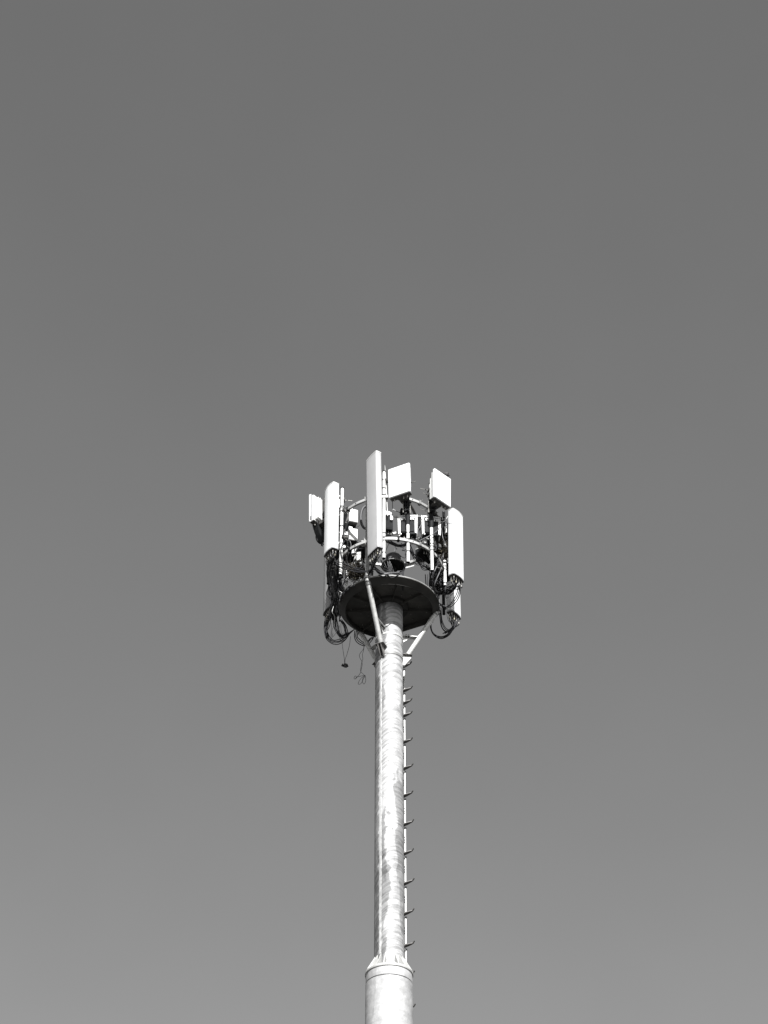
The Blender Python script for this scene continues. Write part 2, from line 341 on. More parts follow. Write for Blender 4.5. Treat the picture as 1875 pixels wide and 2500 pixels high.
# ------------------------------------------------------------ mounting pipes
PIPES = []
def pipe(cx, cyb, Yw, ln, label, mt='white2', cyl_bands=(.08, .35, .55, .78), rods=(), lean=0.0, rr_=.034):
    p = at(cx, cyb, Yw); sh = lambda q: p.x; o = thing('mounting_pipe', p, label, 'pipe', 'vertical pipes holding the antennas')
    t = MB().tube([p, p+Vector((0, 0, ln))], .034, 20).build('tube', mt, o)
    MB().tube([p-Vector((0, 0, .006)), p+Vector((0, 0, .004))], .0355, 20).build('end_cap', 'dark', o)
    MB().tube([p+Vector((0, 0, ln-.012)), p+Vector((0, 0, ln+.006))], .042, 20).build('end_cap', 'dark', o)
    for b in cyl_bands:
        z = ln*b; MB().lathe([(.034, z-.008), (.042, z-.007), (.042, z+.007), (.034, z+.008)], p, 20).build('band_clamp', 'dark', o)
    # U-bolt clamps to both rings
    for zr in (2.10, .93):
        if p.z+.02 < ZP+zr < p.z+ln:
            c = Vector((p.x, p.y, ZP+zr)); rad = Vector((p.x, p.y, 0)).normalized(); tan = Vector((-rad.y, rad.x, 0)); rr = Vector((p.x, p.y, 0)).length
            for dz in (-.05, .05):
                pts = [c+Vector((0, 0, dz))+tan*.045-rad*(rr-RR+.05)] + [c+Vector((0, 0, dz))+tan*(.045*math.cos(q))+rad*(.045*math.sin(q)) for q in [math.pi*i/8 for i in range(9)]] + [c+Vector((0, 0, dz))-tan*.045-rad*(rr-RR+.05)]
                MB().tube(pts, .006, 6).build('u_bolt', 'darksteel', o)
    for zz, azr, l2 in rods:
        c = p+Vector((0, 0, ln*zz)); d = Vector((math.sin(R(azr)), -math.cos(R(azr)), -.02))
        MB().tube([c+d*.03, c+d*l2], .006, 6).build('threaded_rod', 'conn', o)
        nn = c+d*(l2*.45); MB().tube([nn, nn+d*.02], .014, 6).build('nut', 'dark', o)
        MB().box(c+d*.05, (.02, .12, .06), Matrix.Rotation(R(azr), 3, 'Z') @ Matrix.Rotation(R(90), 3, 'Z'), .004).build('clamp_jaw', 'darksteel', o)
    PIPES.append(o); return o, p
LN = 2.42
pipe(362, 1155, -.72, LN, 'white pipe with capped top rising free between tall left panel and stacked white boxes', rods=((.86, 95, .22), (.73, 60, .25), (.5, 120, .2), (.42, 60, .25)))
pipe(739, 1010, -1.13, LN, 'white pipe close behind the right edge of the tallest centre panel', cyl_bands=(.06, .22, .28, .72, .80, .9), rods=((.89, 80, .16),))
pipe(951, 1045, -1.06, LN, 'white pipe whose lower half stands clear below the square left-facing panel', cyl_bands=(.12, .25, .33, .45), rods=((.9, 60, .2),))
pipe(1160, 1118, -.82, LN, 'white pipe ending between two dark cable masses, second from the right', cyl_bands=(.30, .5, .6), rods=((.92, -70, .24), (.86, -60, .2), (.66, -60, .27)))
pipe(1273, 1250, -.28, .70, 'short white pipe just left of the bottom of the tall right panel', cyl_bands=(.1, .62, .9), rods=((.62, -60, .24),))
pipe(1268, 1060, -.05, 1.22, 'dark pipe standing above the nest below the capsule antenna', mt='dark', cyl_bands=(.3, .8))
pipe(1262, 1495, .62, LN, 'black-shadowed pipe hanging lowest at the right, beside the low rear panel', mt='dark')  # shade on this rear pipe is put into its black colour
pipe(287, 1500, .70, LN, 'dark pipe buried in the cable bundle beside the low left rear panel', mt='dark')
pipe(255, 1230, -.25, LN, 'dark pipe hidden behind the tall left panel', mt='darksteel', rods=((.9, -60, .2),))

# ------------------------------------------------------------ panel antennas
def panel(pc, L_, W, D, yaw, tilt, label, nconn=8, bow=.022, pm='white', name='panel_antenna', group='tall rounded panel antennas', pip=None, label2=None):
    """pc: centre of the body; yaw: azimuth it faces; tilt: degrees the top leans outwards"""
    o = thing(name, pc, label, 'antenna', group, 0)
    o.rotation_euler = (R(tilt), 0, R(yaw)); bpy.context.view_layer.update()
    mw = Matrix.Translation(pc) @ Matrix.Rotation(R(yaw), 4, 'Z') @ Matrix.Rotation(R(tilt), 4, 'X')
    fn = lambda p: mw @ p
    bw = bow
    def profile(g, bow=bw):
        w2, d2 = W/2+g, D/2+g; pts = []; rc = .038
        for i in range(13):                                  # bowed front
            t = -1+2*i/12; pts.append((t*(w2-rc), -d2 - bow*(1-t*t) + bow*.0))
        for i in range(1, 7):
            q = R(-90+15*i); pts.append((w2-rc+rc*math.cos(q), -d2+rc+rc*math.sin(q)))
        pts += [(w2, d2-.01), (w2-.01, d2), (-w2+.01, d2), (-w2, d2-.01)]
        for i in range(6):
            q = R(180+15*i); pts.append((-w2+rc+rc*math.cos(q), -d2+rc+rc*math.sin(q)))
        return pts
    body = MB().prism(profile(0), -L_/2, L_/2, fn).build('radome', pm, o, 50)
    MB().prism(profile(.004), L_/2-.022, L_/2-.004, fn).prism(profile(-.004), L_/2-.004, L_/2+.006, fn).build('top_cap', 'white2', o, 50)
    MB().prism(profile(.001), L_/2-.030, L_/2-.024, fn).build('cap_joint', 'cap', o, 50)
    MB().prism(profile(.004), -L_/2-.006, -L_/2+.022, fn).build('bottom_cap', 'cap', o, 50)
    MB().prism(profile(-.006), -L_/2-.009, -L_/2-.004, fn).build('connector_plate', 'under', o, 50)
    tips = []
    for i in range(nconn):
        cx = -W*.36 + W*.72*(i//2)/max(1, (nconn//2-1)); cy = -D*.22 if i % 2 else D*.22
        p = fn(Vector((cx, cy, -L_/2-.008))); q = fn(Vector((cx, cy, -L_/2-.075)))
        MB().tube([p, q], .0115, 8).build('connector', 'conn', o); tips.append(q)
    for zz in (L_*.36, -L_*.36):
        b = MB().box((0, 0, 0), (.10, .012, .16)); b.v = [fn(v+Vector((0, D/2+.006, zz))) for v in b.v]; bb = b.build('bracket', 'steel', o)
        for sx in (-.045, .045):
            b = MB().box((0, 0, 0), (.008, .11, .07)); b.v = [fn(v+Vector((sx, D/2+.065, zz))) for v in b.v]; b.build('bracket_arm', 'darksteel', bb)
    return o, tips
def panel_px(ct, cb, Yw, **k):
    t, b = at(*ct, Yw), at(*cb, Yw); c = (t+b)/2; return panel(c, (t-b).length, **k)
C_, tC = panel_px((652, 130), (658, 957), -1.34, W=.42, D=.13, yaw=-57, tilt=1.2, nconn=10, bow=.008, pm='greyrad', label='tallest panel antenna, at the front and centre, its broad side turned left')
B_, tB = panel_px((281, 393), (282, 962), -1.08, W=.37, D=.15, yaw=-58, tilt=.6, label='tall white panel antenna at the left beside the free-standing capped pipe')
F_, tF = panel_px((1368, 622), (1366, 1185), -.22, W=.38, D=.15, yaw=53, tilt=.9, label='tall bright white panel antenna at the far right, facing right')
G_, tG = panel_px((1341, 965), (1347, 1508), 1.12, W=.38, D=.15, yaw=56, tilt=.4, label='lowest right panel antenna, half in shade behind the tall right one')
H_, tH = panel_px((264, 930), (266, 1474), 1.10, W=.36, D=.15, yaw=-66, tilt=.4, pm='shaderad', label='grey shaded panel antenna low at the left behind the cable bundle')

def active(pc, yaw, label, W=.51, H=.80, tilt=2, back_dark=False):
    o = thing('square_antenna', pc, label, 'antenna', 'short wide panel antennas', 0); o.rotation_euler = (R(tilt), 0, R(yaw))
    mw = Matrix.Translation(pc) @ Matrix.Rotation(R(yaw), 4, 'Z') @ Matrix.Rotation(R(tilt), 4, 'X')
    def bx(c, s, bev=0.004):
        b = MB().box(c, s, None, bev); return b
    def done(b, name, m, par=o):
        b.v = [mw @ v for v in b.v]; return b.build(name, m, par)
    done(bx((0, -.03, 0), (W, .055, H), .012), 'radome', 'white')
    done(bx((0, 0.002, 0), (W-.01, .008, H-.01), .0), 'joint', 'cap')
    done(bx((0, .035, -.01), (W-.05, .06, H-.07), .008), 'rear_frame', 'white2')
    hs = done(bx((0, .085, -.02), (W-.12, .04, H-.17), .006), 'heatsink', 'white2')
    f = MB()
    for i in range(13): f.box((-W*.34 + W*.68*i/12, .13, -.02 + .015*math.sin(i*2.1)), (.006, .055, H-.22), None)
    done(f, 'cooling_fins', 'white2', hs)
    done(bx((0, .02, -H/2-.004), (W-.03, .11, .012), .002), 'bottom_plate', 'under')
    done(bx((W/2+.002, .0, -H*.38), (.004, .03, .10), .0), 'side_label', 'grey')
    tips = []
    for x in (-W*.3, W*.12, W*.3):
        b = MB().tube([(x, .03, -H/2-.008), (x, .03, -H/2-.07)], .012, 8); done(b, 'connector', 'conn'); tips.append(mw @ Vector((x, .03, -H/2-.07)))
    done(bx((0, .19, 0), (.12, .07, .5), .006), 'mount_bracket', 'darksteel')
    done(bx((0, .15, -H*.47), (.16, .16, .10), .01), 'tilt_bracket', 'darksteel')
    return o, tips
D_, tD = active(at(880, 342, -1.33), -27, 'square white antenna facing left, standing right of the tallest panel')
E_, tE = active(at(1236, 404, -1.06), 45, 'square white antenna facing right, above the tall right panel')
A_, tA = active(at(168, 618, -.45), -128, 'square antenna at the far left seen from its finned back', tilt=2)

# ------------------------------------------------------------ radio units
def radio(pc, yaw, kind, label, W=.38, H=.48, D=.2, group='radio boxes inside the ring rails'):
    o = thing('radio_unit', pc, label, 'radio box', group, 0); o.rotation_euler = (0, 0, R(yaw))
    mw = Matrix.Translation(pc) @ Matrix.Rotation(R(yaw), 4, 'Z')
    def done(b, name, m, par=o): b.v = [mw @ v for v in b.v]; return b.build(name, m, par)
    if kind == 'frame':       # dark finned box in a white side-plate frame
        bd = done(MB().box((0, 0, -.03), (W-.07, D*.8, H*.72), None, .008), 'housing', 'dark')
        done(MB().box((0, -D*.42, -.05), (W-.10, .02, H*.55), None, .003), 'front_plate', 'dark', bd)
        for sx in (-1, 1):
            done(MB().bar((sx*(W/2-.01), .0, -H/2), (sx*(W/2+.005), .0, H/2), .012, D, (0, 1, 0)), 'side_plate', 'white2')
            done(MB().box((sx*(W/2-.045), -D/2+.03, .0), (.05, .008, H*.96), None, .002), 'inner_plate', 'white2')
            done(MB().box((sx*(W/2-.03), -D/2+.01, .01), (.035, .01, H*.94), None, .002), 'flange_strip', 'white2')
        for z in (H*.34, H*.44): done(MB().box((0, -D/2-.004, z), (W-.06, .014, .032), None, .003), 'cross_bar', 'white')
        done(MB().box((0, -D/2+.03, H*.39), (W-.07, .02, .055), None), 'recess', 'darksteel')
        for x in (-.11, -.04, .07, .12): done(MB().box((x, -D/2-.005, H*.255), (.032, .02, .045), None, .004), 'latch', 'white2')
        done(MB().box((W*.18, 0, -H*.44), (W*.5, D*.8, .06), None, .006), 'bottom_cover', 'dark')
        done(MB().box((0, D*.1, H*.49), (W-.04, D*.7, .012), None, .002), 'top_cover', 'white2')
        for x in (-.08, 0, .08): done(MB().tube([(x, 0, -H*.47), (x, 0, -H*.47-.06)], .011, 8), 'connector', 'conn')
    elif kind == 'white':
        bd = done(MB().box((0, 0, 0), (W, D, H), None, .01), 'housing', 'white2')
        done(MB().box((-W*.36, -D/2-.004, H*.40), (W*.42, .008, H*.34), None, .002), 'mount_plate', 'white')
        for x, z in ((-.02, .44), (-.02, .28)): done(MB().tube([(x, -D/2-.012, H*z), (x, -D/2, H*z)], .009, 6), 'bolt', 'dark')
        done(MB().box((0, .0, -H/2-.004), (W*.94, D*.92, .014), None, .002), 'bottom_plate', 'under')
        done(MB().box((0, D*.3, -H/2-.05), (W*.8, D*.3, .09), None, .006), 'connector_block', 'dark')
        done(MB().bar((-W*.7, .05, -H*.45), (-W*.35, .02, H*.25), .05, .03, (0, 1, 0)), 'arm', 'darksteel')
    else:                     # plain dark cast box with fins and a light lid
        bd = done(MB().box((0, 0, 0), (W, D, H), None, .01), 'housing', 'dark')
        f = MB()
        for i in range(8): f.box((-W*.4+W*.8*i/7, -D*.55, 0), (.006, .03, H*.85), None)
        done(f, 'cooling_fins', 'dark', bd)
        done(MB().box((0, 0, H/2+.006), (W*.96, D*.96, .012), None, .002), 'lid', 'white2')
        for x in (-.06, 0, .06): done(MB().tube([(x, 0, -H/2), (x, 0, -H/2-.07)], .011, 8), 'connector', 'conn')
        done(MB().box((0, D*.6, 0), (.05, .08, H*.8), None, .004), 'bracket', 'steel')
    return o
radio(at(948, 740, -.90), -4, 'frame', 'dark radio box in white frame behind the pipe under the left-facing square antenna', W=.40, H=.52)
radio(at(1146, 748, -.64), 8, 'frame', 'dark radio box in white frame nearest the tall right panel, under the right-facing square antenna', W=.40, H=.52)
radio(at(778, 712, -.92), 12, 'dark', 'dark finned box just right of the tallest panel', W=.17, H=.42, D=.16)
radio(at(467, 655, -.35), 18, 'white', 'upper of the two stacked white boxes right of the capped pipe', W=.19, H=.36, D=.16)
radio(at(465, 818, -.30), 18, 'white', 'lower of the two stacked white boxes right of the capped pipe', W=.19, H=.33, D=.16)
radio(at(552, 945, -.15), -20, 'dark', 'dark box behind the tallest panel, above the platform edge', W=.2, H=.42, D=.16)
radio(at(505, 1000, .15), -10, 'white', 'white strip-shaped box deep inside the ring, left of the tallest panel', W=.10, H=.42, D=.1)
radio(at(1245, 835, .0), 30, 'dark', 'dark box above the twig nest beside the tall right panel', W=.26, H=.36, D=.16)
radio(at(1293, 770, -.1), 30, 'white', 'small white box tucked behind the left edge of the tall right panel', W=.12, H=.22, D=.1)
radio(at(1110, 905, .1), 20, 'dark', 'dark box hung under the upper ring, right of centre', W=.30, H=.30, D=.16)
radio(at(390, 700, .0), -30, 'dark', 'upper dark box wedged behind the capped pipe', W=.22, H=.4, D=.14)
radio(at(385, 850, .05), -30, 'dark', 'lower dark box wedged behind the capped pipe', W=.22, H=.36, D=.14)
radio(at(330, 1120, .45), -40, 'dark', 'dark box inside the left cable bundle', W=.26, H=.44, D=.16)
radio(at(1195, 1190, .25), 30, 'dark', 'dark box behind the lower end of the second pipe from the right', W=.26, H=.40, D=.16)
radio(at(1075, 980, .35), -25, 'dark', 'slanting dark box beyond the lower ring, right of the drum', W=.28, H=.30, D=.14)

radio(at(430, 975, .1), -15, 'dark', 'dark box under the lower stacked white box, above the twig heap', W=.30, H=.36, D=.16)
radio(at(372, 1010, .2), -35, 'dark', 'dark box directly behind the lower half of the capped pipe', W=.22, H=.46, D=.16)
radio(at(1225, 1060, .25), 35, 'dark', 'dark box behind the nest at the right', W=.30, H=.46, D=.16)
radio(at(1262, 1130, .35), 40, 'dark', 'dark box low behind the short white pipe', W=.22, H=.46, D=.16)
# white cover plate on the left pipe, behind the left panel
o = MB().box(at(352, 520, -.6), (.07, .05, .36), Matrix.Rotation(R(-20), 3, 'Z'), .005).build('terminal_box', 'white2')
tag(o, 'slim white perforated box between the tall left panel and the capped pipe', 'box')
o = thing('junction_box', at(775, 622, -1.0), 'white box with four bolt heads right of the tallest panel', 'box')
MB().box(at(775, 622, -1.0), (.15, .08, .11), None, .008).build('housing', 'white', o)
for dx in (-.055, .055):
    for dz in (-.035, .035): c = at(775, 622, -1.0)+Vector((dx, -.045, dz)); MB().tube([c, c+Vector((0, .01, 0))], .008, 6).build('bolt_head', 'dark', o)
MB().box(at(806, 660, -1.02), (.055, .05, .12), None, .006).build('side_block', 'white', o)
# dark fan cover under far-left antenna
o = thing('fan_unit', at(185, 775, -.5), 'dark pointed cover hanging under the far left antenna', 'fan unit')
b = MB(); c = at(180, 765, -.45); mmx = Matrix.Rotation(R(50), 3, 'Z')
b.prism([(-.16, .10), (.17, .10), (.19, -.12), (.10, -.30), (.06, -.30), (-.10, -.10)], -.06, .06, lambda p: mmx @ Vector((p.x, p.z, p.y)) + c)
b.build('cover', 'dark', o)
MB().tube([c+mmx @ Vector((.08, 0, -.29)), c+mmx @ Vector((.08, 0, -.38))], .018, 8).build('cable_gland', 'dark', o)

# GPS capsule
gp = at(1262, 655, -.35); o = thing('capsule_antenna', gp, 'small grey capsule-shaped antenna on a short stem left of the tall right panel', 'antenna')
MB().lathe([(0.001, 0), (.030, .0), (.034, .03), (.036, .10), (.034, .15), (.026, .175), (.012, .187), (.0005, .19)], gp, 20).build('dome', 'grey', o)
MB().tube([gp-Vector((0, 0, .45)), gp], .016, 10).build('stem', 'dark', o)
# lightning rod
a, b = at(748, 200, -1.08), at(772, 640, -1.08)
o = thing('lightning_rod', b, 'thin tapering rod standing between the tallest panel and the square antenna', 'rod')
MB().tube([b, b.lerp(a, .35), b.lerp(a, .36), b.lerp(a, .7), a], [.010, .010, .014, .010, .003], 8).build('rod', 'white2', o)
MB().box(b.lerp(a, .34), (.05, .05, .035), None, .004).build('rod_clamp', 'darksteel', o)
MB().bar(b.lerp(a, .66)-Vector((.03, 0, 0)), b.lerp(a, .66)+Vector((.06, 0, 0)), .012, .012).build('cross_pin', 'darksteel', o)
# arms from pipes to the ring (dark tubes: their shade is put into the colour)
o = tag(MB().tube([at(965, 540, -1.02), at(990, 580, -.92), at(1018, 648, -.70)], .030, 12).build('stub_arm', 'darksteel'), 'short dark tube slanting down to the framed radio box under the left-facing square antenna', 'arm')
o = tag(MB().tube([at(1160, 590, -.85), at(1232, 672, -.6)], .022, 12).build('stub_arm', 'darksteel'), 'short dark tube slanting right below the right-facing square antenna', 'arm')
o = tag(MB().bar(at(790, 640, -.95), at(905, 658, -.8), .03, .03).build('cross_bar', 'white2'), 'white bar linking the bolted junction box to the framed radio box', 'bar')
o = tag(MB().tube([at(812, 800, -.8), at(872, 785, -.7)], .035, 12).build('stub_arm', 'white2'), 'short pale tube between the finned box and the framed radio box', 'arm')
o = tag(MB().bar(at(1030, 655, -.3), at(1110, 672, -.3), .04, .04).build('cross_bar', 'white2'), 'short white bar between the two framed radio boxes', 'bar')
# far ring plate: broad pale strip seen under the third pipe is the far side of the upper ring; add its wider backing plate
o = tag(MB().lathe([(RR+.026, ZP+1.99), (RR+.032, ZP+1.99), (RR+.032, ZP+2.12), (RR+.026, ZP+2.12)], n=12, a0=152, a1=175, closed=True).build('band_plate', 'white2'), 'broad pale curved strip on the far side of the ring, below the third pipe', 'strip')
# mounting cradles: dark clamps under the square antennas
for (cx, cy, yw, lab) in ((938, 560, -1.12, 'dark clamp cluster directly under the left-facing square antenna'), (1160, 560, -.9, 'dark clamp cluster directly under the right-facing square antenna')):
    c = at(cx, cy, yw); o = thing('pipe_clamp', c, lab, 'clamp')
    for i, dz in enumerate((.11, .03, -.06, -.13)):
        MB().box(c+Vector((random.uniform(-.02, .02), -.0, dz)), (.16-.02*i, .12, .03), Matrix.Rotation(R(random.uniform(-25, 25)), 3, 'Z'), .004).build('clamp_plate', 'dark', o)
    for k in range(6):
        q = R(60*k+10); d = Vector((math.cos(q)*.075, math.sin(q)*.06, 0)); MB().tube([c+d+Vector((0, 0, -.17)), c+d+Vector((0, 0, .15))], .008, 6).build('clamp_bolt', 'conn' if k % 3 == 0 else 'dark', o)
    pa = {938: (951, 1045, -1.06, 1.02), 1160: (1160, 1118, -.82, 1.17)}[cx]; pq = at(*pa[:3]); MB().tube([pq+Vector((0, 0, pa[3])), pq+Vector((.004, 0, pa[3]+.2)), pq+Vector((-.006, 0, pa[3]+.4)), pq+Vector((0, 0, LN-.3))], [.042, .05, .044, .05], 14).build('sleeve', 'dark', o)  # dark tube added over the pipe to imitate shade below the antenna

# ------------------------------------------------------------ drum above the platform
dc = at(822, 1085, -.2); dc.z = ZP+.965
o = thing('drum', Vector((dc.x, dc.y, ZP+.04)), 'open dark drum with bolted rim standing over the middle of the platform', 'drum')
MB().lathe([(.158, .045), (.160, .05), (.160, .25), (.155, .26), (.001, .262)], dc, 48).build('barrel', 'grey', o)
MB().lathe([(.245, 0), (.25, .0), (.25, .012), (.17, .05), (.165, .048), (.24, .010)], dc, 48, closed=True).build('skirt', 'dark', o)
MB().lathe([(.232, -.004), (.262, -.004), (.262, .006), (.232, .006)], dc, 48, closed=True).build('rim', 'steel_dull', o)
MB().lathe([(.001, .03), (.165, .046)], dc, 48).build('inner_face', 'dark', o)
for k in range(12):
    q = R(30*k+8); c = dc+Vector((math.sin(q)*.25, -math.cos(q)*.25, 0)); MB().tube([c-Vector((0, 0, .016)), c+Vector((0, 0, .018))], .010, 6).build('bolt', 'steel', o)
MB().tube([Vector((0, .0, ZP+.03)), Vector((dc.x, dc.y+.05, ZP+1.0))], .07, 20).build('stand', 'dark', o)

# ------------------------------------------------------------ cables
CID = {}
def adj(label, r, m):
    if not label.startswith('cable'): return label
    return ('thin ' if r < .008 else 'thick ' if r >= .012 else '') + {'cable': 'black ', 'cable2': 'grey ', 'cable3': 'pale '}[m] + label
def cable(pts, r=.011, m='cable', label='', group=None, name='cable', sub=7, n=8):
    jj = 3.2 if r > .005 else .8
    pts = [p if i in (0, len(pts)-1) else (p[0]+random.uniform(-jj, jj), p[1]+random.uniform(-jj, jj), p[2]+random.uniform(-.02, .02)) for i, p in enumerate(pts)]
    o = MB().tube(spline([at(*p) for p in pts], sub), r, n).build(name, m, None, 60); tag(o, adj(label, r, m), 'cable', group and ((adj('cable', r, m)[:-5] if label.startswith('cable') else '') + group)); return o
def cablew(pts, r=.011, m='cable', label='', group=None, name='cable', n=8):
    o = MB().tube(spline(pts, 7), r, n).build(name, m, None, 60); tag(o, label, 'cable', group); return o
J = lambda s: random.uniform(-s, s)
# jumpers under each tall panel: start at its connectors
def jumpers(tips, mid, endp, label, group, m=('cable',), spread=16, r=.010):
    for i, t in enumerate(tips):
        p2 = at(mid[0]+J(spread), mid[1]+J(spread), mid[2]+J(.05)); p3 = at(endp[0]+J(spread*1.6), endp[1]+J(spread*1.2), endp[2]+J(.1))
        q = t - Vector((0, 0, .10)); cb = cablew([t+Vector((0, 0, .012)), q, p2, p3], r, m[i % len(m)], label, group)
        tp = (t.lerp(q, .3), t.lerp(q, .8))
        MB().tube(tp, r+.005, 8).build('sleeve', 'tape' if i % 3 == 0 else 'conn', cb)
jumpers(tC, (642, 1085, -1.15), (630, 1150, -1.0), 'short jumper cable gathered under the tallest centre panel', 'jumper cables under the tallest panel', ('cable', 'cable', 'cable2'), 12)
jumpers(tB, (262, 1130, -.6), (300, 1330, .1), 'jumper cable dropping from the tall left panel into the bundle', 'jumper cables under the tall left panel', ('cable', 'cable2'), 22)
jumpers(tF, (1330, 1265, -.1), (1200, 1320, .1), 'jumper cable curving left from the bottom of the tall right panel', 'jumper cables under the tall right panel', ('cable', 'cable', 'cable2'), 22)
jumpers(tG, (1345, 1620, 1.1), (1270, 1665, 1.0), 'jumper cable looping under the low right rear panel', 'jumper cables under the low right panel', ('cable',), 14)
jumpers(tH, (236, 1600, 1.1), (250, 1700, 1.05), 'jumper cable falling straight from the low left rear panel', 'jumper cables under the low left panel', ('cable',), 10)
# thick left bundle from the left panel down past the platform edge
for i in range(26):
    x0 = random.uniform(240, 345); x1 = random.uniform(262, 350); x2 = random.uniform(270, 360); yw = random.uniform(-.1, .75)
    pts = [(x0, random.uniform(960, 1060), yw-.5), (x0*.5+x1*.5+J(14), 1120+J(20), yw-.2), (x1+J(10), 1220+J(30), yw), (x1+J(14), 1330+J(30), yw+.1), (x2+J(10), 1440+J(20), yw+.15), (x2+J(16), 1540+J(25), .85)]
    cable(pts, random.choice((.007, .010, .012)), random.choice(('cable', 'cable', 'cable', 'cable', 'cable2')), 'cable in the thick tangled bundle hanging at the left of the platform', 'cables of the thick left bundle')
for i in range(14):     # darker wide mass below the capped pipe
    x0 = random.uniform(330, 410)
    cable([(x0, 1120+J(30), -.2), (x0+J(20)-8, 1190, 0), (350+J(26), 1260+J(20), .1), (335+J(22), 1340+J(20), .2), (330+J(20), 1420, .4)], random.choice((.012, .015, .009)), 'cable', 'cable sagging below the open end of the capped pipe', 'cables below the capped pipe')
# big loops at lower left
for i in range(4):
    k = i*14
    cable([(232+k*1.1, 1500, 1.1), (226+k*.9+J(4), 1590, 1.1), (220+k*.5, 1650, 1.1), (238+k*.6, 1712-k*.5, 1.05), (290+k*.3, 1752-k*.7, 1.0), (350, 1756-k*.9, .98), (400, 1722-k*.6, .95), (440, 1668, .92), (470, 1640, .8)], (.0095, .0085, .0105, .009)[i], 'cable', 'black cable in the big round loop hanging lowest at the left', 'cables of the big left loop')
for i in range(5):
    k = i*8.5
    cable([(300+k*.8, 1530, 1.0), (306+k, 1600, 1.0), (326+k*.9, 1655, .98), (362+k*.5, 1694-k*.4, .95), (410, 1690-k*.8, .92), (446+J(4), 1655, .88), (480, 1630, .7)], (.0105, .0085, .011, .009, .0075)[i], 'cable', 'thick black cable bending under the left edge of the platform', 'cables bending under the left platform edge')
for i in range(3):
    cable([(352+i*10, 1545, .95), (385+i*8, 1590, .93), (402+i*9, 1640, .92), (405+i*11, 1680-i*6, .9)], .011, 'cable', 'black cable arching close along the lower left platform edge', 'cables along the lower left platform edge')
# mid left loops under platform
for i in range(3):
    cable([(486+i*14, 1640, .9), (482+i*13, 1690, .95), (502+i*10, 1736-i*10, .95), (540+i*6, 1762-i*12, .95), (580, 1772-i*12, .9), (622, 1735-i*14, .7), (650, 1700, .5)], .010, 'cable', 'black cable looping beneath the far left platform edge behind the rear brace', 'cables beneath the far platform edge')
# thin dangling wires
TH = .0045
cable([(372, 1720, .95), (382, 1800, .97), (395, 1890, .98), (396, 1925, .98)], TH, 'cable', 'left strand of the thin wire pair ending in the small round coil')
cable([(448, 1690, .92), (440, 1760, .95), (420, 1840, .97), (402, 1890, .98), (402, 1925, .98)], TH, 'cable', 'right strand of the thin wire pair ending in the small round coil')
pts = []
for i in range(90):
    q = i*.53; rr = 31+3*math.sin(i*.31); pts.append(at(400+math.cos(q)*(rr-11*abs(math.sin(i*.7))+J(4)), 1943+math.sin(q)*(rr*.42+J(7))+math.cos(q+i*.03)*7, .98+math.sin(q)*.05+J(.01)))
cablew(pts, TH, 'cable', 'small flat coil of thin wire dangling below the platform')
cable([(565, 1772, .95), (560, 1800, .95), (530, 1842, .95), (528, 1872, .95), (545, 1905, .95), (550, 1935, .95), (540, 1985, .95), (532, 2010, .95), (510, 2040, .95), (488, 2062, .95), (480, 2050, .95), (492, 2035, .95), (500, 2045, .95), (489, 2062, .95)], TH, 'cable', 'thin twisted wire ending in a tiny curl, hanging left of the shaft')
cable([(568, 1772, .93), (562, 1815, .93), (552, 1850, .93), (556, 1890, .93), (546, 1920, .93), (540, 1960, .93), (538, 1995, .93), (560, 2020, .93), (578, 2040, .93), (580, 2080, .93), (566, 2105, .93), (552, 2080, .93), (562, 2040, .93), (578, 2032, .93), (545, 2050, .93), (520, 2085, .93), (518, 2105, .93), (540, 2100, .93), (560, 2060, .93), (574, 2030, .93), (500, 2045, .93)], TH, 'cable', 'thin twisted wire ending in large open loops, hanging left of the shaft')
# right loops
for i in range(3):
    cable([(1140+i*4, 1560, .9), (1146+i*4, 1625, .95), (1168+i*3, 1674-i*6, 1.0), (1210, 1702-i*7, 1.05), (1255, 1704-i*7, 1.08), (1305, 1680-i*8, 1.1), (1345, 1625, 1.12), (1368+i*5, 1575, 1.12), (1385+i*4, 1535, 1.12)], (.0125, .0105, .012)[i], 'cable', 'thick black cable in the lowest loop at the right below the platform', 'cables of the lowest right loop')
for i in range(4):
    cable([(1216+i*7, 1440, .5), (1226+i*6, 1530, .7), (1238+i*6, 1600-i*6, .9), (1262+i*6, 1645-i*9, 1.0), (1300+i*4, 1655-i*8, 1.1), (1340+i*3, 1615, 1.12), (1362+i*4, 1560, 1.12)], .0085, 'cable', 'black cable in the inner loop hanging right of the platform', 'cables of the inner right loop')
for i in range(3):
    cable([(1352+i*18, 1200, -.15), (1385+i*9, 1262, -.1), (1372+i*12, 1330, 0), (1325+i*18, 1398, .1), (1275+i*14, 1432, .15), (1210, 1410-i*10, .2), (1150+i*6, 1366-i*8, .2), (1112+i*16, 1300, .1), (1106+i*14, 1230, .0), (1100+i*22, 1150, -.1)], .0095, ('cable', 'cable2', 'cable')[i], 'cable sweeping in a wide loop from the tall right panel across the platform edge', 'wide loops right of the platform')
for i in range(4):
    cable([(1335+i*12, 1195, -.15), (1350+i*7, 1255, -.1), (1315, 1290+i*9, 0), (1245, 1306+i*7, .1), (1180, 1292+i*5, .1), (1145, 1262, .0)], .0085, ('cable', 'cable2')[i % 2], 'cable bowing left under the tall right panel in front of the low panel', 'bowed cables under the tall right panel')
cable([(1285, 1490, .9), (1300, 1550, 1.0), (1318, 1566, 1.05), (1330, 1540, 1.1)], TH, 'cable', 'short thin wire loop beside the bottom of the low right panel')
